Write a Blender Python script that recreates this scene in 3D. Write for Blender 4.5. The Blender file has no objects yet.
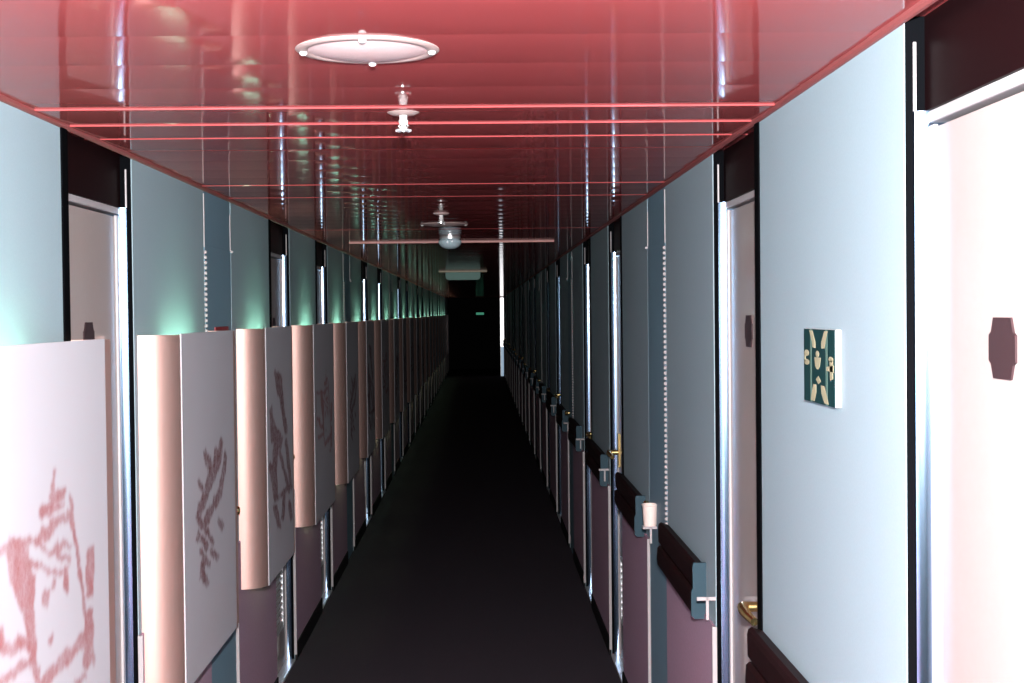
import bpy, bmesh, math, random
from mathutils import Vector, Matrix
random.seed(7)
S = bpy.context.scene
C = S.collection
PI = math.pi

# ---------------------------------------------------------------- place dimensions (metres)
EYE = 1.72            # camera height
WL, WR = 0.94, 0.64   # wall planes left / right of the camera axis
CEIL = 2.158
PERIOD = 4.94
YMIN, YMAX = -1.2, 43.6
DOOR_TOP = 2.015
WAINS = 0.85

# ---------------------------------------------------------------- materials
def mat(name, col, rough=0.5, metal=0.0, spec=0.5, coat=0.0, coat_rough=0.1, noise=0.0, nscale=40, bump=0.0, bscale=300, emis=None, estr=0.0, ior=1.5):
    m = bpy.data.materials.new(name); m.use_nodes = True
    nt = m.node_tree; b = nt.nodes['Principled BSDF']
    b.inputs['Base Color'].default_value = (*col, 1)
    b.inputs['Roughness'].default_value = rough
    b.inputs['Metallic'].default_value = metal
    b.inputs['Specular IOR Level'].default_value = spec
    b.inputs['Coat Weight'].default_value = coat
    b.inputs['Coat Roughness'].default_value = coat_rough
    b.inputs['IOR'].default_value = ior
    tc = nt.nodes.new('ShaderNodeTexCoord')
    if noise > 0:
        n = nt.nodes.new('ShaderNodeTexNoise'); n.inputs['Scale'].default_value = nscale; n.inputs['Detail'].default_value = 5
        nt.links.new(tc.outputs['Object'], n.inputs['Vector'])
        mx = nt.nodes.new('ShaderNodeMix'); mx.data_type = 'RGBA'
        mx.inputs[6].default_value = (*[c*(1-noise) for c in col], 1)
        mx.inputs[7].default_value = (*[min(1, c*(1+noise)) for c in col], 1)
        nt.links.new(n.outputs['Fac'], mx.inputs[0]); nt.links.new(mx.outputs[2], b.inputs['Base Color'])
    if bump > 0:
        n2 = nt.nodes.new('ShaderNodeTexNoise'); n2.inputs['Scale'].default_value = bscale; n2.inputs['Detail'].default_value = 3
        nt.links.new(tc.outputs['Object'], n2.inputs['Vector'])
        bp = nt.nodes.new('ShaderNodeBump'); bp.inputs['Strength'].default_value = bump; bp.inputs['Distance'].default_value = 0.001
        nt.links.new(n2.outputs['Fac'], bp.inputs['Height']); nt.links.new(bp.outputs['Normal'], b.inputs['Normal'])
    if emis:
        b.inputs['Emission Color'].default_value = (*emis, 1); b.inputs['Emission Strength'].default_value = estr
    return m

M = {}
M['wall'] = mat('pale_blue_laminate', (0.238, 0.312, 0.352), 0.65, spec=0.10, noise=0.06, nscale=220, bump=0.15, bscale=500)
M['service'] = mat('service_panel_blue', (0.135, 0.225, 0.285), 0.6, spec=0.15, noise=0.05, nscale=150)
M['mauve'] = mat('mauve_wainscot', (0.34, 0.225, 0.30), 0.75, spec=0.1, noise=0.15, nscale=90, bump=0.3, bscale=400)
M['carpet'] = mat('dark_carpet', (0.045, 0.038, 0.048), 0.95, spec=0.03, noise=0.5, nscale=160, bump=0.8, bscale=350)
M['ceiling'] = mat('red_lacquered_metal', (0.285, 0.054, 0.056), 0.6, spec=0.0, coat=0.6, coat_rough=0.06, noise=0.04, nscale=3)
M['red_trim'] = mat('red_cove_trim', (0.19, 0.05, 0.05), 0.5, spec=0.2)
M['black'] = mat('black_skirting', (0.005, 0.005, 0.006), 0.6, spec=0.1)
M['header'] = mat('dark_gloss_header', (0.005, 0.0016, 0.002), 0.4, spec=0.045)
M['gasket'] = mat('black_gasket', (0.0012, 0.0014, 0.002), 0.8, spec=0.02)
M['chrome'] = mat('chrome_frame', (0.22, 0.32, 0.45), 0.17, metal=1.0)
M['alu'] = mat('aluminium_edge', (0.30, 0.275, 0.285), 0.5, spec=0.2)
M['door'] = mat('cream_door_leaf', (0.285, 0.24, 0.23), 0.55, spec=0.08, coat=0.6, coat_rough=0.10, noise=0.03, nscale=60)
M['plaque'] = mat('brown_plaque', (0.026, 0.014, 0.016), 0.6, spec=0.1)
M['brass'] = mat('polished_brass', (0.95, 0.70, 0.30), 0.27, metal=1.0)
M['silver'] = mat('silver_plate', (0.80, 0.82, 0.84), 0.32, metal=0.8)
M['copper'] = mat('copper_pink_shell', (0.50, 0.325, 0.29), 0.56, metal=0.85)
M['boxin'] = mat('box_lining', (0.75, 0.75, 0.72), 0.7)
M['panel'] = mat('grey_white_panel', (0.40, 0.395, 0.43), 0.6, spec=0.2)
M['tube'] = mat('fluorescent_tube', (0.8, 0.9, 0.85), 0.4, emis=(0.45, 1.0, 0.68), estr=55)
M['tubelow'] = mat('dim_fluorescent_tube', (0.8, 0.9, 0.8), 0.4, emis=(0.62, 1.0, 0.50), estr=14)
M['rail'] = mat('dark_brown_rail', (0.011, 0.004, 0.0045), 0.5, spec=0.05, noise=0.2, nscale=40)
M['railcap'] = mat('blue_grey_end_cap', (0.018, 0.042, 0.058), 0.6, spec=0.15)
M['white'] = mat('white_plastic', (0.45, 0.44, 0.44), 0.5, spec=0.2)
M['cup'] = mat('white_paper_cup', (0.62, 0.50, 0.46), 0.6)
M['ring'] = mat('pinkish_white_ring', (0.32, 0.23, 0.22), 0.5, spec=0.2)
M['ringc'] = mat('perforated_pink_disc', (0.50, 0.36, 0.36), 0.6, spec=0.2, noise=0.15, nscale=400)
M['cream'] = mat('cream_lettering', (0.27, 0.25, 0.165), 0.6, spec=0.1)
M['green'] = mat('dark_green_face', (0.004, 0.026, 0.028), 0.6, spec=0.1)
M['midgreen'] = mat('grey_green_frame', (0.07, 0.125, 0.105), 0.6, spec=0.1)
M['red'] = mat('red_plate', (0.22, 0.012, 0.018), 0.5)
M['opal'] = mat('opal_glass_cover', (0.15, 0.33, 0.29), 0.4, spec=0.2)
M['domeglass'] = mat('fluted_glass', (0.40, 0.50, 0.56), 0.15, coat=0.3)
M['lampbody'] = mat('lamp_trim', (0.42, 0.31, 0.20), 0.4)
M['barpink'] = mat('pink_painted_bar', (0.42, 0.165, 0.15), 0.5)
M['lit'] = mat('lit_diffuser', (0.9, 0.9, 0.9), 0.5, emis=(1.0, 0.97, 0.98), estr=2.5)
M['litlow'] = mat('lit_lower_diffuser', (0.6, 0.7, 0.8), 0.5, emis=(0.55, 0.75, 0.95), estr=0.5)
M['exit'] = mat('lit_green_sign', (0.1, 0.5, 0.3), 0.5, emis=(0.12, 0.6, 0.38), estr=0.35)

def ink_mat(name, ink, paper, nscale=45, low=0.3):
    m = mat(name, paper, 0.6, spec=0.2); nt = m.node_tree; b = nt.nodes['Principled BSDF']
    tc = nt.nodes.new('ShaderNodeTexCoord')
    n = nt.nodes.new('ShaderNodeTexNoise'); n.inputs['Scale'].default_value = nscale; n.inputs['Detail'].default_value = 8
    n.inputs['Roughness'].default_value = 0.75
    nt.links.new(tc.outputs['Object'], n.inputs['Vector'])
    mr = nt.nodes.new('ShaderNodeMapRange'); mr.inputs[1].default_value = 0.32; mr.inputs[2].default_value = 0.62
    mr.inputs[3].default_value = low; mr.inputs[4].default_value = 1.0
    nt.links.new(n.outputs['Fac'], mr.inputs[0])
    at = nt.nodes.new('ShaderNodeAttribute'); at.attribute_name = 'ink'
    mu = nt.nodes.new('ShaderNodeMath'); mu.operation = 'MULTIPLY'
    nt.links.new(at.outputs['Fac'], mu.inputs[0]); nt.links.new(mr.outputs[0], mu.inputs[1])
    mx = nt.nodes.new('ShaderNodeMix'); mx.data_type = 'RGBA'
    mx.inputs[6].default_value = (*paper, 1); mx.inputs[7].default_value = (*ink, 1)
    nt.links.new(mu.outputs[0], mx.inputs[0]); nt.links.new(mx.outputs[2], b.inputs['Base Color'])
    return m
M['ink'] = ink_mat('etching_ink', (0.27, 0.11, 0.115), (0.40, 0.395, 0.43), 16, 0.5)
M['inkdark'] = ink_mat('dark_etching_ink', (0.13, 0.045, 0.05), (0.40, 0.395, 0.43))

# ---------------------------------------------------------------- mesh helpers
def box(bm, x0, x1, y0, y1, z0, z1, bev=0.0):
    if x0 > x1: x0, x1 = x1, x0
    if y0 > y1: y0, y1 = y1, y0
    r = bmesh.ops.create_cube(bm, size=1.0)
    vs = r['verts']
    for v in vs:
        v.co = Vector(((x0+x1)/2 + v.co.x*(x1-x0), (y0+y1)/2 + v.co.y*(y1-y0), (z0+z1)/2 + v.co.z*(z1-z0)))
    if bev > 0:
        es = list({e for v in vs for e in v.link_edges})
        bmesh.ops.bevel(bm, geom=es, offset=bev, segments=2, affect='EDGES', profile=0.5)

def lathe(bm, prof, n=24, c=(0, 0, 0), cap=True):
    """prof: list of (r, z); revolved about z through c"""
    rings = []
    for r, z in prof:
        rings.append([bm.verts.new((c[0]+r*math.cos(2*PI*i/n), c[1]+r*math.sin(2*PI*i/n), c[2]+z)) for i in range(n)])
    for a, b in zip(rings, rings[1:]):
        for i in range(n):
            bm.faces.new((a[i], a[(i+1) % n], b[(i+1) % n], b[i]))
    if cap:
        bm.faces.new(rings[0][::-1]); bm.faces.new(rings[-1])

def prism(bm, pts, axis, a0, a1):
    """extrude a closed 2D outline along axis ('x','y','z'); pts are the other two coordinates in order"""
    def mk(p, a):
        if axis == 'x': return (a, p[0], p[1])
        if axis == 'y': return (p[0], a, p[1])
        return (p[0], p[1], a)
    A = [bm.verts.new(mk(p, a0)) for p in pts]; B = [bm.verts.new(mk(p, a1)) for p in pts]
    n = len(pts)
    for i in range(n):
        bm.faces.new((A[i], A[(i+1) % n], B[(i+1) % n], B[i]))
    bm.faces.new(A[::-1]); bm.faces.new(B)

def tube(bm, pts, r, n=10):
    """round bar along a polyline"""
    rings = []
    pts = [Vector(p) for p in pts]
    for i, p in enumerate(pts):
        d = (pts[min(i+1, len(pts)-1)] - pts[max(0, i-1)]).normalized()
        up = Vector((0, 0, 1)) if abs(d.z) < 0.9 else Vector((1, 0, 0))
        u = d.cross(up).normalized(); w = d.cross(u).normalized()
        rr = r[i] if isinstance(r, (list, tuple)) else r
        rings.append([bm.verts.new(p + (u*math.cos(2*PI*k/n) + w*math.sin(2*PI*k/n))*rr) for k in range(n)])
    for a, b in zip(rings, rings[1:]):
        for k in range(n):
            bm.faces.new((a[k], a[(k+1) % n], b[(k+1) % n], b[k]))
    bm.faces.new(rings[0][::-1]); bm.faces.new(rings[-1])

def obj(name, bm, m, parent=None, loc=None, smooth=False, props=None):
    bmesh.ops.recalc_face_normals(bm, faces=bm.faces[:])
    me = bpy.data.meshes.new(name); bm.to_mesh(me); bm.free()
    me.materials.append(m)
    if smooth:
        for p in me.polygons: p.use_smooth = True
        try: me.set_sharp_from_angle(angle=math.radians(35))
        except Exception: pass
    o = bpy.data.objects.new(name, me); C.objects.link(o)
    if loc is not None: o.location = loc
    if parent: o.parent = parent
    if props:
        for k, v in props.items(): o[k] = v
    return o

def empty(name, loc, label=None, cat=None, group=None, kind=None):
    o = bpy.data.objects.new(name, None); o.empty_display_size = 0.05; C.objects.link(o); o.location = loc
    tag(o, label, cat, group, kind); return o

def tag(o, label=None, cat=None, group=None, kind=None):
    for k, v in (('label', label), ('category', cat), ('group', group), ('kind', kind)):
        if v: o[k] = v
    return o

def dup(o, loc=None, parent=None):
    c = o.copy(); C.objects.link(c)
    if parent: c.parent = parent
    if loc is not None: c.location = loc
    for ch in list(o.children): dup(ch, None, c)
    return c

NB = bmesh.new

# ---------------------------------------------------------------- the corridor's repeating bays
# per bay of 4.94 m: door A, long wall with a service panel in it, door B, short wall
DA = (3.275, 3.885); LW = (3.885, 6.42); NI = (4.88, 5.41); DB = (6.42, 7.07); SW = (7.07, 3.275+PERIOD)
BAYS = range(-1, 8)
def wall_spans():
    sp = []
    for k in BAYS:
        o = k*PERIOD
        sp += [(LW[0]+o, NI[0]+o), (NI[1]+o, LW[1]+o), (SW[0]+o, SW[1]+o)]
    return sp
spans = wall_spans()

def X(side, u):            # u grows out of the corridor from the wall plane
    return -(WL+u) if side < 0 else (WR+u)

def build_wall(side, name):
    bm = NB()
    for a, b in spans:
        box(bm, X(side, 0), X(side, 0.12), a, b, 0, CEIL+0.03)
    w = obj(name, bm, M['wall']); w['kind'] = 'structure'
    for a, b in spans:
        bm = NB(); box(bm, X(side, -0.006), X(side, 0.001), a, b, 0.085, WAINS)
        wn = obj('wainscot', bm, M['mauve'], w)
        bm = NB(); box(bm, X(side, -0.011), X(side, 0.003), a-0.004, a+0.006, 0.03, WAINS, 0.0015)
        obj('edge_trim', bm, M['alu'], wn)
        if all(abs(b-NI[0]-k*PERIOD) > 0.01 for k in BAYS):       # dark corner strip where a wall ends at a door
            bm = NB(); box(bm, X(side, -0.004), X(side, 0.03), b-0.045, b+0.001, 0, CEIL-0.005, 0.0015)
            obj('corner_strip', bm, M['gasket'], w)
    return w
wall_l = build_wall(-1, 'wall_left'); wall_r = build_wall(1, 'wall_right')

for side, name in ((-1, 'baseboard_left'), (1, 'baseboard_right')):
    bm = NB()
    for a, b in spans: box(bm, X(side, -0.012), X(side, 0.0), a+0.007, b, 0, 0.085, 0.002)
    obj(name, bm, M['black'])['kind'] = 'structure'

# floor
bm = NB(); box(bm, -WL-0.14, WR+0.14, YMIN, YMAX, -0.1, 0.0)
obj('floor', bm, M['carpet'])['kind'] = 'structure'

# ceiling of shallow bowed metal slats lying across the corridor
bm = NB()
pitch, y = 0.2575, YMIN
prof = []
y = 2.245 - 14*pitch
steps = {3.017: 0.0036, 3.275: 0.0033, 3.532: 0.0020, 4.82: 0.0018, 5.335: 0.0013, 7.39: 0.001}   # slats hanging a little lower than the one before
drop = 0.0
while y < YMAX:
    h = next((v for k_, v in steps.items() if abs(k_-y) < 0.12), 0.0)
    if h:
        prof.append((y, CEIL)); prof.append((y+0.001, CEIL-h)); prof.append((y+0.006, CEIL-h))
    for i in range(11):
        t = i/10.0
        yy = y + pitch*t
        if h and t < 0.05: continue
        if not h and i == 0: prof.append((y, CEIL+0.0004)); continue
        prof.append((yy, CEIL - h*(1-t) - 0.0009*(1-(2*t-1)**2)))
    y += pitch
xa, xb = -WL-0.11, WR+0.11
va = [bm.verts.new((xa, p[0], p[1])) for p in prof]; vb = [bm.verts.new((xb, p[0], p[1])) for p in prof]
for i in range(len(prof)-1): bm.faces.new((va[i], vb[i], vb[i+1], va[i+1]))
t0 = [bm.verts.new((x_, y_, CEIL+0.05)) for x_, y_ in ((xa, prof[0][0]), (xb, prof[0][0]), (xb, prof[-1][0]), (xa, prof[-1][0]))]
bm.faces.new(t0)
bm.faces.new((va[0], t0[0], t0[1], vb[0])); bm.faces.new((va[-1], vb[-1], t0[2], t0[3]))
ceil = obj('ceiling', bm, M['ceiling'], smooth=True); ceil['kind'] = 'structure'

# red cove trims along both ceiling edges
for n, side in ((1, -1), (2, 1)):
    bm = NB()
    pts = [(X(side, 0.0), CEIL+0.003), (X(side, 0.0), CEIL-0.011), (X(side, -0.005), CEIL-0.010), (X(side, -0.009), CEIL-0.006), (X(side, -0.010), CEIL+0.003)]
    prism(bm, pts, 'y', YMIN, YMAX)
    obj('trim_%d' % n, bm, M['red_trim'])['kind'] = 'structure'

# end wall with a double door far down the corridor
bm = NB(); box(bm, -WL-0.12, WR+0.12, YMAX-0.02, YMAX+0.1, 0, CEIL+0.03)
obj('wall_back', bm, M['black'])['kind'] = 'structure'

# ---------------------------------------------------------------- doors
def plaque_bm(side, yc, zc, u):
    bm = NB()
    o = [(-0.031, -0.040), (0.031, -0.040), (0.039, -0.021), (0.047, -0.017), (0.047, 0.017), (0.039, 0.021), (0.031, 0.040), (-0.031, 0.040), (-0.039, 0.021), (-0.047, 0.017), (-0.047, -0.017), (-0.039, -0.021)]
    prism(bm, [(yc+p[0], zc+p[1]) for p in o], 'x', side*u, side*(u-0.003))
    return bm

def make_door(side, width, near_handle):
    """local frame: origin at the wall plane, near edge of the opening, floor; +u outward"""
    s = side
    bm = NB()
    box(bm, s*0.040, s*0.096, 0.020, width-0.020, 0.012, DOOR_TOP-0.025, 0.002)
    root = obj('door_1', bm, M['door']); root['kind'] = 'structure'
    # header panel between door head and ceiling
    bm = NB(); box(bm, s*0.030, s*0.100, 0.0, width, DOOR_TOP, CEIL+0.01)
    obj('header_panel', bm, M['header'], root)
    # dark reveal strips lining the wall edges
    for ya, yb in ((-0.001, 0.006), (width-0.006, width+0.001)):
        bm = NB(); box(bm, s*0.002, s*0.10, ya, yb, 0, CEIL+0.005)
        obj('reveal_strip', bm, M['gasket'], root)
    # bullnosed chrome frame: two jambs and head
    def jamb(sign, y_edge):
        pts = []
        # gently crowned face looking along the corridor, rounded nose towards it
        nose = [(0.012, 0.0)]
        for i in range(7):
            t = i/6.0
            nose.append((0.013 + 0.022*t, 0.004 + 0.0105*t - 0.0050*t*t))
        pts = [(p[0], y_edge - sign*p[1]) for p in nose]
        pts += [(0.10, y_edge - sign*0.0095), (0.10, y_edge)]
        bmj = NB(); prism(bmj, [(s*p[0], p[1]) for p in pts], 'z', 0.0, DOOR_TOP)
        return bmj
    fr = obj('door_frame', jamb(1, width-0.006), M['chrome'], root, smooth=True)
    obj('jamb', jamb(-1, 0.006), M['chrome'], fr, smooth=True)
    bm = NB(); box(bm, s*0.033, s*0.10, 0.006, width-0.006, DOOR_TOP-0.018, DOOR_TOP, 0.003)
    obj('head_rail', bm, M['alu'], fr)
    # pale edge lip against the door on the far side
    bm = NB(); box(bm, s*0.034, s*0.042, width-0.032, width-0.012, 0.0, DOOR_TOP-0.022, 0.002)
    obj('frame_lip', bm, M['alu'], fr)
    # thin bright upright on the reveal beside the header
    bm = NB(); box(bm, s*0.012, s*0.016, width-0.010, width-0.005, DOOR_TOP, CEIL-0.04)
    obj('header_edge', bm, M['alu'], root)
    # threshold plate
    bm = NB(); box(bm, s*-0.004, s*0.10, 0.006, width-0.006, 0.0, 0.010, 0.002)
    obj('threshold', bm, M['silver'], root)
    # number plaque
    obj('plaque', plaque_bm(s, width/2 + (0.0 if near_handle else 0.028), 1.667, 0.040), M['plaque'], root)
    # vent grille low in the leaf
    bm = NB()
    gy0, gy1, gz0, gz1 = 0.13, width-0.13, 0.20, 0.52
    for args in ((gy0, gy1, gz0, gz0+0.02), (gy0, gy1, gz1-0.02, gz1), (gy0, gy0+0.02, gz0, gz1), (gy1-0.02, gy1, gz0, gz1)):
        box(bm, s*0.034, s*0.042, *args)
    for i in range(9):
        z = gz0+0.035+i*0.031
        prism(bm, [(s*0.041, z), (s*0.035, z-0.012), (s*0.034, z-0.010), (s*0.040, z+0.004)], 'y', gy0+0.02, gy1-0.02)
    obj('vent_grille', bm, M['silver'], root)
    # brass handle: back plate, rose, lever
    hy = 0.15 if near_handle else width-0.072
    z = 1.00 if near_handle else 1.025
    bm = NB()
    if near_handle: box(bm, s*0.033, s*0.041, hy-0.026, hy+0.026, z-0.032, z+0.032, 0.0035)
    else: box(bm, s*0.033, s*0.041, hy-0.022, hy+0.022, z-0.075, z+0.095, 0.0035)
    h = obj('handle', bm, M['brass'], root)
    bm = NB(); tube(bm, [(s*0.036, hy, z), (s*0.000, hy, z), (s*-0.010, hy-0.006, z), (s*-0.014, hy-0.03, z-0.002), (s*-0.012, hy-0.075, z-0.006), (s*-0.004, hy-0.115, z-0.012)], [0.012, 0.013, 0.015, 0.013, 0.011, 0.010], 12)
    obj('lever', bm, M['brass'], h, smooth=True)
    return root

door_no = [0]
def name_door(o):
    door_no[0] += 1; o.name = 'door_%d' % door_no[0]; return o
for side in (-1, 1):
    pa = make_door(side, DA[1]-DA[0], True); pb = make_door(side, DB[1]-DB[0], False)
    firstA = firstB = True
    for k in BAYS:
        if k >= 0:
            loc = (X(side, 0), DA[0]+k*PERIOD, 0)
            if firstA: pa.location = loc; firstA = False; name_door(pa)
            else: name_door(dup(pa, loc))
        loc = (X(side, 0), DB[0]+k*PERIOD, 0)
        if firstB: pb.location = loc; firstB = False; name_door(pb)
        else: name_door(dup(pb, loc))

# service panels with a piano hinge, in the middle of every long wall
def make_service(side):
    s = side; w = NI[1]-NI[0]
    bm = NB(); box(bm, s*0.002, s*0.12, 0.0, w, 0.0, CEIL+0.01)
    root = obj('door_1', bm, M['service']); root['kind'] = 'structure'
    bm = NB(); box(bm, s*-0.001, s*0.004, 0.012, w-0.012, 0.10, DOOR_TOP-0.05, 0.002)
    lf = obj('service_leaf', bm, M['service'], root)
    bm = NB()
    z = 0.96
    while z < DOOR_TOP-0.07:
        lathe(bm, [(0.004, 0), (0.0065, 0.002), (0.0065, 0.010), (0.004, 0.012)], 8, (s*-0.003, 0.008, z)); z += 0.018
    obj('piano_hinge', bm, M['alu'], root, smooth=True)
    for args in ((s*-0.003, s*0.008, 0.002, 0.008, DOOR_TOP-0.06, CEIL-0.02), (s*-0.001, s*0.008, w-0.010, w-0.004, DOOR_TOP-0.05, CEIL-0.06)):
        bm = NB(); box(bm, *args); obj('edge_strip', bm, M['alu'], root)
    bm = NB(); box(bm, s*-0.010, s*0.008, w-0.014, w-0.003, DOOR_TOP-0.058, DOOR_TOP-0.050)
    obj('catch', bm, M['alu'], root)
    bm = NB()
    lathe(bm, [(0.009, 0), (0.009, 0.014), (0.016, 0.018), (0.018, 0.028), (0.013, 0.036), (0.004, 0.038)], 14)
    bmesh.ops.rotate(bm, verts=bm.verts, cent=(0, 0, 0), matrix=Matrix.Rotation(-s*PI/2, 3, 'Y'))
    bmesh.ops.translate(bm, verts=bm.verts, vec=(s*0.004, w-0.075, 0.99))
    obj('knob', bm, M['brass'], lf, smooth=True)
    return root
for side in (-1, 1):
    ps = make_service(side); first = True
    for k in BAYS:
        loc = (X(side, 0), NI[0]+k*PERIOD, 0)
        if first: ps.location = loc; first = False; name_door(ps)
        else: name_door(dup(ps, loc))

# ---------------------------------------------------------------- wall light boxes on the left
FACE = 0.844
BZ0, BZ1 = 0.66, 1.668
ETCH_A = [[(.357,1.283),(.479,1.272),(.468,1.24),(.506,1.207),(.48,1.111),(.443,1.15),(.399,1.209)],[(.872,1.198),(.92,1.191),(.914,1.087),(.872,1.096)],[(.854,1.07),(.912,1.058),(.911,.948),(.832,.954)],[(.297,1.141),(.489,1.09),(.488,1.077),(.296,1.108)],[(.647,1.393),(.633,1.331),(.646,1.329),(.661,1.391)],[(.622,1.34),(.735,1.334),(.728,1.344),(.615,1.35)],[(.559,1.311),(.635,1.322),(.621,1.329),(.546,1.318)],[(.635,1.322),(.738,1.332),(.724,1.339),(.621,1.329)],[(.567,1.303),(.712,1.311),(.702,1.317),(.558,1.309)],[(.543,1.264),(.649,1.276),(.624,1.291),(.516,1.278)],[(.649,1.276),(.776,1.278),(.753,1.293),(.624,1.291)],[(.758,1.321),(.777,1.234),(.794,1.232),(.775,1.32)],[(.777,1.234),(.832,1.103),(.85,1.1),(.794,1.232)],[(.832,1.103),(.84,1.023),(.858,1.019),(.85,1.1)],[(.362,1.28),(.415,1.282),(.41,1.288),(.353,1.287)],[(.415,1.282),(.507,1.268),(.511,1.274),(.41,1.288)],[(.507,1.268),(.607,1.235),(.617,1.24),(.511,1.274)],[(.607,1.235),(.741,1.192),(.752,1.196),(.617,1.24)],[(.64,1.232),(.703,1.235),(.702,1.242),(.628,1.24)],[(.703,1.235),(.74,1.217),(.757,1.219),(.702,1.242)],[(.475,1.232),(.586,1.206),(.592,1.211),(.479,1.238)],[(.586,1.206),(.694,1.173),(.703,1.177),(.592,1.211)],[(.497,1.209),(.481,1.104),(.499,1.1),(.515,1.206)],[(.481,1.104),(.516,1.004),(.534,1.0),(.499,1.1)],[(.565,1.168),(.564,1.147),(.607,1.138),(.608,1.16)],[(.699,1.185),(.703,1.136),(.736,1.13),(.732,1.18)],[(.623,1.179),(.622,1.158),(.637,1.155),(.638,1.176)],[(.553,.984),(.71,.991),(.668,1.014),(.516,1.006)],[(.71,.991),(.88,1.0),(.833,1.024),(.668,1.014)],[(.234,1.052),(.429,1.049),(.41,1.063),(.218,1.065)],[(.429,1.049),(.517,1.046),(.497,1.061),(.41,1.063)],[(.776,.929),(.852,.929),(.835,.939),(.76,.938)],[(.616,1.074),(.6,1.057),(.617,1.052),(.633,1.069)],[(.149,1.285),(.242,1.288),(.235,1.295),(.14,1.292)],[(.242,1.288),(.36,1.279),(.355,1.287),(.235,1.295)],[(.153,1.289),(.171,1.208),(.185,1.205),(.166,1.287)],[(.171,1.208),(.174,1.118),(.188,1.114),(.185,1.205)],[(.187,1.154),(.266,1.141),(.261,1.155),(.181,1.167)],[(.266,1.141),(.342,1.126),(.339,1.14),(.261,1.155)]]
ETCH_B = [[(.286,1.115),(.377,1.147),(.473,1.198),(.624,1.255),(.678,1.288),(.729,1.279),(.646,1.216),(.519,1.165),(.398,1.118),(.307,1.095)],[(.264,1.11),(.371,1.073),(.489,1.096),(.64,1.132),(.753,1.243),(.778,1.221),(.69,1.116),(.536,1.081),(.392,1.047),(.284,1.081)],[(.401,1.277),(.425,1.239),(.462,1.236),(.437,1.274)],[(.484,1.242),(.459,1.216),(.491,1.212),(.517,1.238)],[(.586,1.276),(.573,1.24),(.603,1.237),(.615,1.273)],[(.3,1.199),(.35,1.165),(.38,1.164),(.329,1.198)],[(.326,1.029),(.412,.98),(.454,.977),(.366,1.027)],[(.303,.989),(.433,.929),(.472,.927),(.338,.988)],[(.335,.922),(.399,.878),(.451,.872),(.385,.917)],[(.464,.971),(.582,.921),(.613,.921),(.494,.97)],[(.611,1.041),(.669,1.002),(.713,.998),(.654,1.037)],[(.288,1.055),(.265,1.031),(.294,1.025),(.318,1.049)],[(.397,1.036),(.51,.982),(.547,.98),(.432,1.034)],[(.345,.958),(.319,.91),(.354,.903),(.38,.951)]]
ETCH_C = [[(.315,1.465),(.508,1.428),(.548,1.326),(.402,1.363)],[(.207,1.307),(.34,1.228),(.533,1.17),(.478,1.132),(.241,1.182)],[(.46,1.345),(.598,1.192),(.681,1.187),(.539,1.342)],[(.404,1.124),(.545,1.025),(.595,1.021),(.451,1.122)],[(.545,1.025),(.693,.92),(.746,.915),(.595,1.021)],[(.142,1.096),(.276,.941),(.349,.941),(.232,1.089)],[(.276,.941),(.757,.929),(.687,.949),(.349,.941)],[(.609,1.148),(.748,.928),(.803,.922),(.661,1.144)],[(.24,.922),(.355,.82),(.441,.81),(.323,.913)],[(.683,.877),(.729,.797),(.795,.789),(.748,.87)],[(.277,1.166),(.22,1.062),(.332,1.049),(.391,1.154)],[(.22,1.062),(.256,.948),(.369,.934),(.332,1.049)],[(.18,1.315),(.214,1.184),(.269,1.18),(.235,1.312)],[(.531,.941),(.469,.836),(.53,.826),(.592,.933)]]

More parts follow.
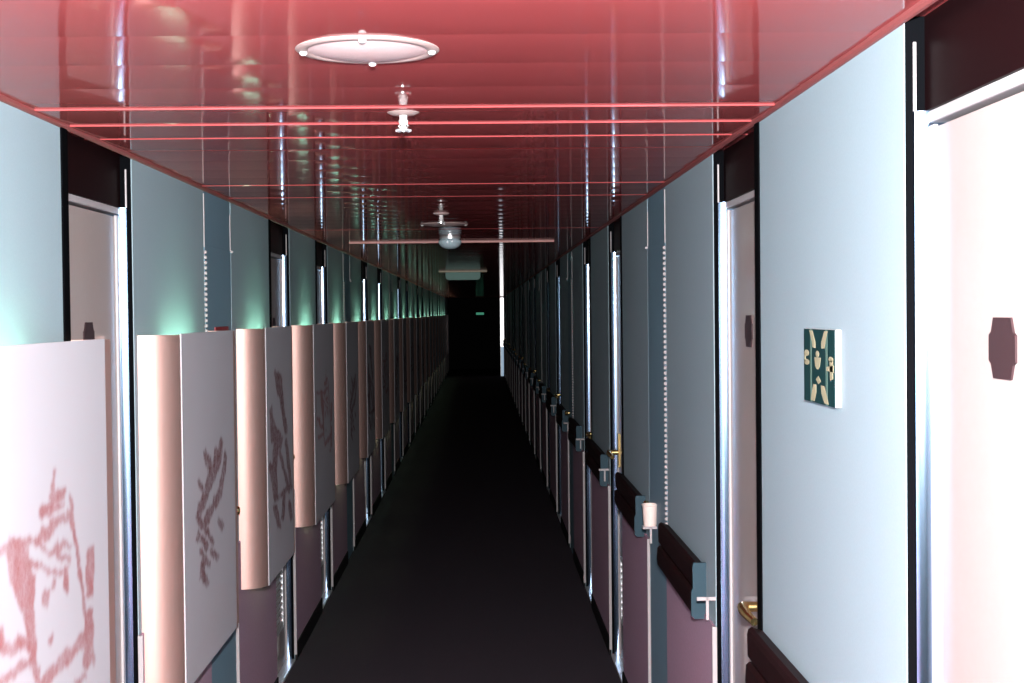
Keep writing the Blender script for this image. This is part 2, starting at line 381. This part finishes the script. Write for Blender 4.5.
from mathutils import noise as mnoise
def inside(px, py, poly):
    c = False; n = len(poly)
    for i in range(n):
        (x1, y1), (x2, y2) = poly[i], poly[(i+1) % n]
        if (y1 > py) != (y2 > py) and px < (x2-x1)*(py-y1)/(y2-y1)+x1: c = not c
    return c
def print_sheet(x, polys, ya, yb, za, zb, grow, cell=0.0055):
    """one thin sheet carrying the etching as a soft ink-density attribute"""
    polys = [[(p[0], p[1]+0.03) for p in q] for q in polys]
    ys = [p[0] for q in polys for p in q]; zs = [p[1] for q in polys for p in q]
    y0, y1 = max(ya, min(ys)-0.04), min(yb, max(ys)+0.04); z0, z1 = max(za, min(zs)-0.04), min(zb, max(zs)+0.04)
    ny, nz = int((y1-y0)/cell)+1, int((z1-z0)/cell)+1
    dens = [[0.0]*nz for _ in range(ny)]
    boxes = [(min(p[0] for p in q)-0.02, max(p[0] for p in q)+0.02, min(p[1] for p in q)-0.02, max(p[1] for p in q)+0.02, q) for q in polys]
    for i in range(ny):
        for j in range(nz):
            y = y0+(y1-y0)*i/(ny-1); z = z0+(z1-z0)*j/(nz-1)
            v = Vector((y*22, z*22, x*7))
            wy = y + 0.018*mnoise.noise(v) + 0.008*mnoise.noise(v*4); wz = z + 0.012*mnoise.noise(v+Vector((9, 3, 1))) + 0.008*mnoise.noise(v*4+Vector((5, 5, 5)))
            for b in boxes:
                if b[0] < wy < b[1] and b[2] < wz < b[3] and any(inside(wy+q[0]*grow, wz+q[1]*grow*0.5, b[4]) for q in ((0, 0), (1, 0), (-1, 0), (0, 1), (0, -1))):
                    dens[i][j] = 1.0; break
    for _ in range(2):
        d2 = [r[:] for r in dens]
        for i in range(1, ny-1):
            for j in range(1, nz-1):
                d2[i][j] = dens[i][j]*0.4 + 0.15*(dens[i-1][j]+dens[i+1][j]+dens[i][j-1]+dens[i][j+1])
        dens = d2
    verts = [(x, y0+(y1-y0)*i/(ny-1), z0+(z1-z0)*j/(nz-1)) for i in range(ny) for j in range(nz)]
    faces = [(i*nz+j, (i+1)*nz+j, (i+1)*nz+j+1, i*nz+j+1) for i in range(ny-1) for j in range(nz-1)]
    me = bpy.data.meshes.new('etched_drawing'); me.from_pydata(verts, [], faces)
    at = me.attributes.new('ink', 'FLOAT', 'POINT')
    at.data.foreach_set('value', [dens[i][j] for i in range(ny) for j in range(nz)])
    return me

def make_box(L, polys, inkm):
    root = empty('wall_light_box', (0, 0, 0))
    d = WL-FACE                       # how far the box stands off the wall
    R = d
    T = 0.010
    # local x = 0 on the wall plane, +x into the corridor
    def outline(off):
        pts = []
        n = 12
        for i in range(n+1):
            a = (PI/2)*i/n
            pts.append((max(0.0, (R-off)*math.sin(a)), R - (R-off)*math.cos(a)))
        pts.append((d-off, L-0.03-off*0.4))
        for i in range(1, 5):
            a = (PI/2)*i/4
            pts.append((d-0.022-off + 0.022*math.cos(a), L-off-0.03+0.03*math.sin(a)))
        pts.append((0.0, L-off))
        return pts
    po, pi_ = outline(0.0), outline(T)
    ring = po + pi_[::-1]
    bm = NB()
    z0, z1 = BZ0, BZ1
    A = [(bm.verts.new((p[0], p[1], z0)), bm.verts.new((p[0], p[1], z1)), bm.verts.new((q[0], q[1], z0)), bm.verts.new((q[0], q[1], z1))) for p, q in zip(po, pi_)]
    for a, b in zip(A, A[1:]):
        bm.faces.new((a[0], b[0], b[1], a[1])); bm.faces.new((a[2], a[3], b[3], b[2]))
        bm.faces.new((a[1], b[1], b[3], a[3])); bm.faces.new((a[0], a[2], b[2], b[0]))
    bm.faces.new((A[0][0], A[0][1], A[0][3], A[0][2])); bm.faces.new((A[-1][0], A[-1][2], A[-1][3], A[-1][1]))
    obj('shell', bm, M['copper'], root, smooth=True)
    bm = NB(); box(bm, d-0.001, d+0.003, R+0.004, L-0.085, z0-0.004, z1+0.003, 0.001)
    fp = obj('front_panel', bm, M['panel'], root)
    # etched drawing lying on the panel
    me = print_sheet(d+0.0034, polys, R+0.012, L-0.092, z0+0.005, z1-0.005, 0.006 if inkm is M['ink'] else 0.016)
    me.materials.append(inkm)
    eo = bpy.data.objects.new('etched_drawing', me); C.objects.link(eo); eo.parent = fp
    # two lamp tubes behind the panel, near its top and bottom openings, each on a bracket
    for z, zr in ((z1-0.09, 1), (z0+0.09, -1)):
        bm = NB()
        tube(bm, [(0.045, L*0.5-0.20, z), (0.045, L*0.5-0.195, z), (0.045, L*0.5+0.195, z), (0.045, L*0.5+0.20, z)], [0.006, 0.010, 0.010, 0.006], 8)
        lt = obj('lamp_tube', bm, M['tube'] if zr > 0 else M['tubelow'], root, smooth=True)
        bm = NB(); box(bm, 0.0, 0.030, L*0.5-0.22, L*0.5+0.22, z-0.012, z+0.012, 0.003)
        obj('lamp_holder', bm, M['boxin'], lt)
    return root

protoB = make_box(1.02, ETCH_B, M['inkdark'])
protoC = make_box(0.93, ETCH_C, M['inkdark'])
protoA = make_box(1.13, ETCH_A, M['ink'])
ordn = ['first', 'second', 'third', 'fourth', 'fifth', 'sixth', 'seventh', 'eighth', 'ninth']
box_labels = [
    'nearest pink wall light box, etched with a ship bow, cut by the left edge',
    'second wall light box, copper curved side, etched with a slanting ship and ripples',
    'third wall light box along the left wall, with a tall masted reddish etching',
    'fourth wall light box along the left wall, below the narrow green-lit wall strip',
    'fifth wall light box along the left wall, just past the second bright door frame',
    'sixth wall light box along the left wall, thin and dim',
    'seventh wall light box along the left wall, a thin brown line in shade',
    'eighth wall light box along the left wall, nearly black under its green glow',
]
used = set(); cnt = 0
slots = []
for k in BAYS:
    o = k*PERIOD
    if k >= 0: slots += [(protoB, 3.92+o), (protoC, 5.50+o)]
    slots.append((protoA, 7.10+o))
slots.sort(key=lambda t: t[1])
for p, y in slots:
    if y > 37: continue
    loc = (-WL, y, 0)
    if p.name in used: b = dup(p, loc)
    else: p.location = loc; used.add(p.name); b = p
    lab = box_labels[cnt] if cnt < len(box_labels) else 'far dark wall light box with green glow on top, deep in the corridor'
    tag(b, lab, 'wall light', 'light boxes along the left wall'); cnt += 1

# ---------------------------------------------------------------- handrails on the right
def make_rail(L, bracket_gap):
    root = empty('handrail', (0, 0, 0))
    # upper and lower boards, x negative = into the corridor
    bm = NB()
    prism(bm, [(0.0, 0.985), (-0.026, 0.995), (-0.034, 0.990), (-0.037, 0.978), (-0.036, 0.928), (-0.030, 0.920), (0.0, 0.920)], 'y', 0.012, L)
    ub = obj('upper_board', bm, M['rail'], root)
    bm = NB()
    prism(bm, [(0.0, 0.915), (-0.032, 0.915), (-0.040, 0.908), (-0.042, 0.870), (-0.040, 0.850), (-0.030, 0.838), (0.0, 0.838)], 'y', 0.012, L)
    obj('lower_board', bm, M['rail'], root)
    bm = NB()
    prism(bm, [(0.001, 0.997), (-0.036, 0.997), (-0.039, 0.985), (-0.038, 0.925), (-0.043, 0.912), (-0.043, 0.845), (-0.034, 0.836), (0.001, 0.836)], 'y', 0.0, 0.012)
    obj('end_cap', bm, M['railcap'], root)
    g = bracket_gap
    bm = NB()
    box(bm, -0.052, 0.008, -g, -g+(0.006 if g < 0.3 else 0.034), 0.922, 0.932, 0.001)
    box(bm, -0.027, -0.019, -g, -g+0.006, 0.868, 0.932, 0.001)
    obj('bracket', bm, M['alu'], root)
    return root
rA = make_rail(0.81, 0.165); rB = make_rail(0.86, 0.37); rC = make_rail(1.0, 0.06)
rail_labels = [
    'nearest brown handrail on the right wall, cut by the bottom edge',
    'second dark handrail on the right wall, in front of the white cup',
    'dark handrail directly behind the white cup on the right wall',
    'dark handrail on the right wall just past the upright brass door plate',
]
slots = []
for k in BAYS:
    o = k*PERIOD
    if k >= 0: slots += [(rA, 4.05+o), (rB, 5.55+o)]
    slots.append((rC, 7.17+o))
slots.sort(key=lambda t: t[1]); used = set(); cnt = 0
for p, y in slots:
    if y > 37: continue
    loc = (WR, y, 0)
    if p.name in used: b = dup(p, loc)
    else: p.location = loc; used.add(p.name); b = p
    lab = rail_labels[cnt] if cnt < len(rail_labels) else 'distant black handrail on the right wall deep in the corridor, barely lit'
    tag(b, lab, 'handrail', 'handrails along the right wall'); cnt += 1

# white paper cup standing on the bracket
bm = NB()
lathe(bm, [(0.0, 0.0), (0.023, 0.0), (0.024, 0.008), (0.0275, 0.084), (0.030, 0.086), (0.030, 0.091), (0.0268, 0.091), (0.0262, 0.083), (0.0225, 0.006), (0.0, 0.005)], 28, cap=False)
bmesh.ops.remove_doubles(bm, verts=bm.verts, dist=1e-5)
for v in bm.verts: v.co.z *= 0.88
cup = obj('paper_cup', bm, M['cup'], loc=(0.616, 5.197, 0.9325), smooth=True)
tag(cup, 'white paper cup perched at the end of a dark handrail on the right wall', 'cup')

# ---------------------------------------------------------------- green sign on the near right wall
root = empty('assembly_sign', (WR, 2.630, 1.614), 'green sign with cream arrows and figures on white plate on near right wall', 'sign')
bm = NB(); box(bm, -0.010, 0.0, -0.122, 0.1195, -0.0695, 0.0695, 0.001); obj('back_plate', bm, M['white'], root)
bm = NB(); box(bm, -0.0115, -0.0098, -0.117, 0.119, -0.069, 0.069); fc = obj('green_face', bm, M['green'], root)
# symbol coordinates: a = across (0 = left as seen, 1 = right), b = down
def sy(a, b): return (0.119-0.236*a, 0.069-0.138*b)
def sign_part(name, polys, m, lift):
    for p in polys:
        bm = NB(); prism(bm, [sy(*q) for q in p], 'x', -0.0112, -0.0115-lift)
        obj(name, bm, m, fc)
sign_part('frame_bar', [[(0.22, 0.0), (0.27, 0.0), (0.27, 1.0), (0.22, 1.0)], [(0.73, 0.0), (0.79, 0.0), (0.79, 1.0), (0.73, 1.0)]], M['midgreen'], 0.0003)
arrows = [
    [(0.20, 0.02), (0.30, 0.02), (0.40, 0.17), (0.40, 0.255), (0.31, 0.25), (0.29, 0.17)],
    [(0.80, 0.02), (0.70, 0.02), (0.60, 0.17), (0.60, 0.255), (0.69, 0.25), (0.73, 0.17)],
    [(0.24, 0.98), (0.36, 0.98), (0.42, 0.86), (0.42, 0.75), (0.33, 0.75), (0.28, 0.86)],
    [(0.82, 0.98), (0.70, 0.98), (0.60, 0.86), (0.58, 0.75), (0.68, 0.75), (0.76, 0.86)],
]
sign_part('arrow', arrows, M['cream'], 0.0006)
def blob(ca, cb, ra, rb, n=14): return [(ca+ra*math.cos(2*PI*i/n), cb+rb*math.sin(2*PI*i/n)) for i in range(n)]
people = [blob(0.47, 0.335, 0.055, 0.045), [(0.37, 0.38), (0.58, 0.38), (0.54, 0.50), (0.50, 0.54), (0.44, 0.54), (0.40, 0.50)],
          [(0.42, 0.68), (0.50, 0.63), (0.58, 0.70), (0.50, 0.74)],
          blob(0.10, 0.335, 0.08, 0.045), blob(0.10, 0.46, 0.09, 0.04), [(0.02, 0.36), (0.06, 0.36), (0.06, 0.47), (0.02, 0.47)],
          blob(0.90, 0.385, 0.07, 0.035), [(0.76, 0.49), (0.98, 0.46), (0.98, 0.55), (0.76, 0.54)], [(0.86, 0.40), (0.96, 0.40), (0.96, 0.64), (0.88, 0.66)]]
sign_part('figure', people, M['cream'], 0.0006)

# small red plate with a pale lower band, just above the second light box
root = empty('red_plate', (-WL-0.003, 5.15, 1.588), 'small red plate with pale band on wall above the second light box', 'plate')
bm = NB(); box(bm, 0.0, 0.008, -0.10, 0.16, 0.066, 0.092, 0.001); obj('red_band', bm, M['red'], root)
bm = NB(); box(bm, 0.0, 0.009, -0.12, 0.17, -0.06, 0.066, 0.001); obj('pale_band', bm, M['white'], root)

# ---------------------------------------------------------------- ceiling fittings
def make_ring(loc, label):
    root = empty('ceiling_speaker', loc, label, 'ceiling fitting', 'round ceiling fittings')
    bm = NB()
    lathe(bm, [(0.119, 0.0), (0.1185, -0.002), (0.114, -0.0045), (0.102, -0.005), (0.098, -0.003), (0.097, 0.0)], 48, cap=False)
    obj('rim', bm, M['ring'], root, smooth=True)
    bm = NB()
    lathe(bm, [(0.099, 0.0), (0.098, -0.003), (0.085, -0.0055), (0.06, -0.0095), (0.03, -0.0115), (0.0001, -0.012)], 48)
    obj('grille_disc', bm, M['ringc'], root, smooth=True)
    for a in range(4):
        bm = NB(); c = (0.106*math.cos(a*PI/2), 0.106*math.sin(a*PI/2), -0.0035)
        lathe(bm, [(0.0065, 0.0), (0.0065, -0.004), (0.004, -0.0065), (0.0001, -0.007)], 12, c)
        obj('screw', bm, M['white'], root, smooth=True)
    return root
make_ring((-0.181, 2.365, CEIL), 'large round pale ceiling fitting with four screws, nearest the camera')
make_ring((-0.172, 6.99, CEIL), 'small round pale ceiling fitting seen edge-on in front of the glass dome')

def make_sprinkler(loc, label):
    root = empty('sprinkler', loc, label, 'sprinkler', 'ceiling sprinklers')
    bm = NB(); lathe(bm, [(0.036, 0.0), (0.035, -0.004), (0.024, -0.009), (0.012, -0.010)], 28); obj('rosette', bm, M['ring'], root, smooth=True)
    bm = NB(); lathe(bm, [(0.009, -0.008), (0.0085, -0.018), (0.010, -0.020), (0.010, -0.026), (0.006, -0.030), (0.006, -0.037)], 14); obj('body', bm, M['white'], root, smooth=True)
    for sx in (-1, 1):
        bm = NB(); tube(bm, [(sx*0.006, 0, -0.026), (sx*0.010, 0, -0.032), (sx*0.003, 0, -0.041)], 0.0018, 8)
        obj('frame_arm', bm, M['white'], root, smooth=True)
    bm = NB()
    lathe(bm, [(0.006, -0.040), (0.0065, -0.0425), (0.005, -0.0435)], 12)
    for i in range(8):
        a = i*PI/4 + 0.0
        tube(bm, [(0.004*math.cos(a), 0.004*math.sin(a), -0.0417), (0.017*math.cos(a), 0.017*math.sin(a), -0.0425)], 0.0028, 6)
    obj('deflector', bm, M['silver'], root, smooth=True)
    return root
make_sprinkler((-0.161, 3.086, CEIL), 'small white sprinkler head nearest the camera, under the red slatted ceiling')
make_sprinkler((-0.165, 6.22, CEIL), 'second small sprinkler head, just in front of the small round ceiling fitting')

root = empty('dome_lamp', (-0.167, 8.16, CEIL), 'fluted glass dome lamp on the ceiling in front of the pink bar', 'ceiling lamp')
bm = NB(); lathe(bm, [(0.060, 0.0), (0.060, -0.012), (0.052, -0.016)], 32); obj('base_ring', bm, M['silver'], root, smooth=True)
bm = NB()
prof = [(0.054, -0.014), (0.063, -0.022), (0.065, -0.032), (0.060, -0.046), (0.046, -0.060), (0.026, -0.069), (0.0005, -0.071)]
n = 48; rings = []
for r_, z_ in prof:
    rings.append([bm.verts.new(((r_*(1+0.02*math.cos(i*PI/2*1.0*2)))*math.cos(2*PI*i/n), (r_*(1+0.02*math.cos(i*PI)))*math.sin(2*PI*i/n), z_)) for i in range(n)])
for a, b in zip(rings, rings[1:]):
    for i in range(n): bm.faces.new((a[i], a[(i+1) % n], b[(i+1) % n], b[i]))
bm.faces.new(rings[-1])
obj('glass_dome', bm, M['domeglass'], root, smooth=True)

bm = NB(); box(bm, -0.790, 0.456, -0.011, 0.011, -0.011, 0.002, 0.002)
bar = obj('ceiling_bar', bm, M['barpink'], loc=(0, 8.66, CEIL))
tag(bar, 'long thin pink bar fixed across the dark ceiling behind the glass dome', 'bar')

root = empty('ceiling_lamp', (-0.172, 14.8, CEIL), 'pale green oblong ceiling lamp with wide trim, beyond the pink bar', 'ceiling lamp')
bm = NB(); box(bm, -0.25, 0.25, -0.12, 0.12, -0.016, 0.002, 0.004); obj('trim_plate', bm, M['lampbody'], root)
bm = NB()
o = [(-0.180, -0.014), (0.180, -0.014), (0.180, -0.062), (0.172, -0.082), (0.150, -0.094), (-0.150, -0.094), (-0.172, -0.082), (-0.180, -0.062)]
prism(bm, o, 'y', -0.09, 0.09); obj('diffuser', bm, M['opal'], root)

# lit upright by the right wall far down the corridor
root = empty('strip_light', (WR, 38.6, 0), 'tall bright vertical strip light by the right wall at the far end', 'strip light')
bm = NB(); box(bm, -0.10, 0.0, 0.02, 0.16, 0.0, CEIL-0.03, 0.004); obj('housing', bm, M['silver'], root)
bm = NB(); box(bm, -0.085, 0.015, 0.0, 0.02, 0.80, CEIL-0.03, 0.003); obj('upper_diffuser', bm, M['lit'], root)
bm = NB(); box(bm, -0.080, 0.010, 0.002, 0.02, 0.0, 0.80, 0.003); obj('lower_diffuser', bm, M['litlow'], root)

# little green lit sign on the end wall
root = empty('lit_sign', (0.0, YMAX-0.02, 1.70), 'tiny dim green lit sign on the black wall at the corridor end', 'sign')
bm = NB(); box(bm, -0.15, 0.15, -0.03, 0.0, -0.06, 0.06, 0.005); obj('housing', bm, M['black'], root)
bm = NB(); box(bm, -0.12, 0.12, -0.036, -0.028, -0.035, 0.035, 0.002); obj('lit_face', bm, M['exit'], root)

# ---------------------------------------------------------------- camera and its flash
F = 1422.2; roll = 0.011
yv = Vector((-32, 28.5, -F)).normalized()
z0 = Vector((-math.sin(roll), math.cos(roll), 0)); zv = (z0 - yv*z0.dot(yv)).normalized(); xv = yv.cross(zv)
R3 = Matrix((xv, yv, zv))       # camera -> world
cam = bpy.data.cameras.new('camera'); co = bpy.data.objects.new('camera', cam); C.objects.link(co)
co.matrix_world = Matrix.Translation((0, 0, EYE)) @ R3.to_4x4()
cam.lens = 50.0; cam.sensor_width = 36.0; cam.clip_start = 0.02
S.camera = co

fl = bpy.data.lights.new('camera_flash', 'POINT'); fl.energy = 1800; fl.shadow_soft_size = 0.03; fl.color = (1.0, 0.985, 0.97)
fo = bpy.data.objects.new('camera_flash', fl); C.objects.link(fo); fo.location = (0.02, -0.03, EYE+0.19)

w = bpy.data.worlds.new('world'); S.world = w; w.use_nodes = True
w.node_tree.nodes['Background'].inputs[0].default_value = (0.0, 0.0, 0.0, 1)
S.view_settings.view_transform = 'Standard'; S.view_settings.look = 'None'
S.view_settings.gamma = 1.0; S.view_settings.use_curve_mapping = False
S.view_settings.exposure = 0.0
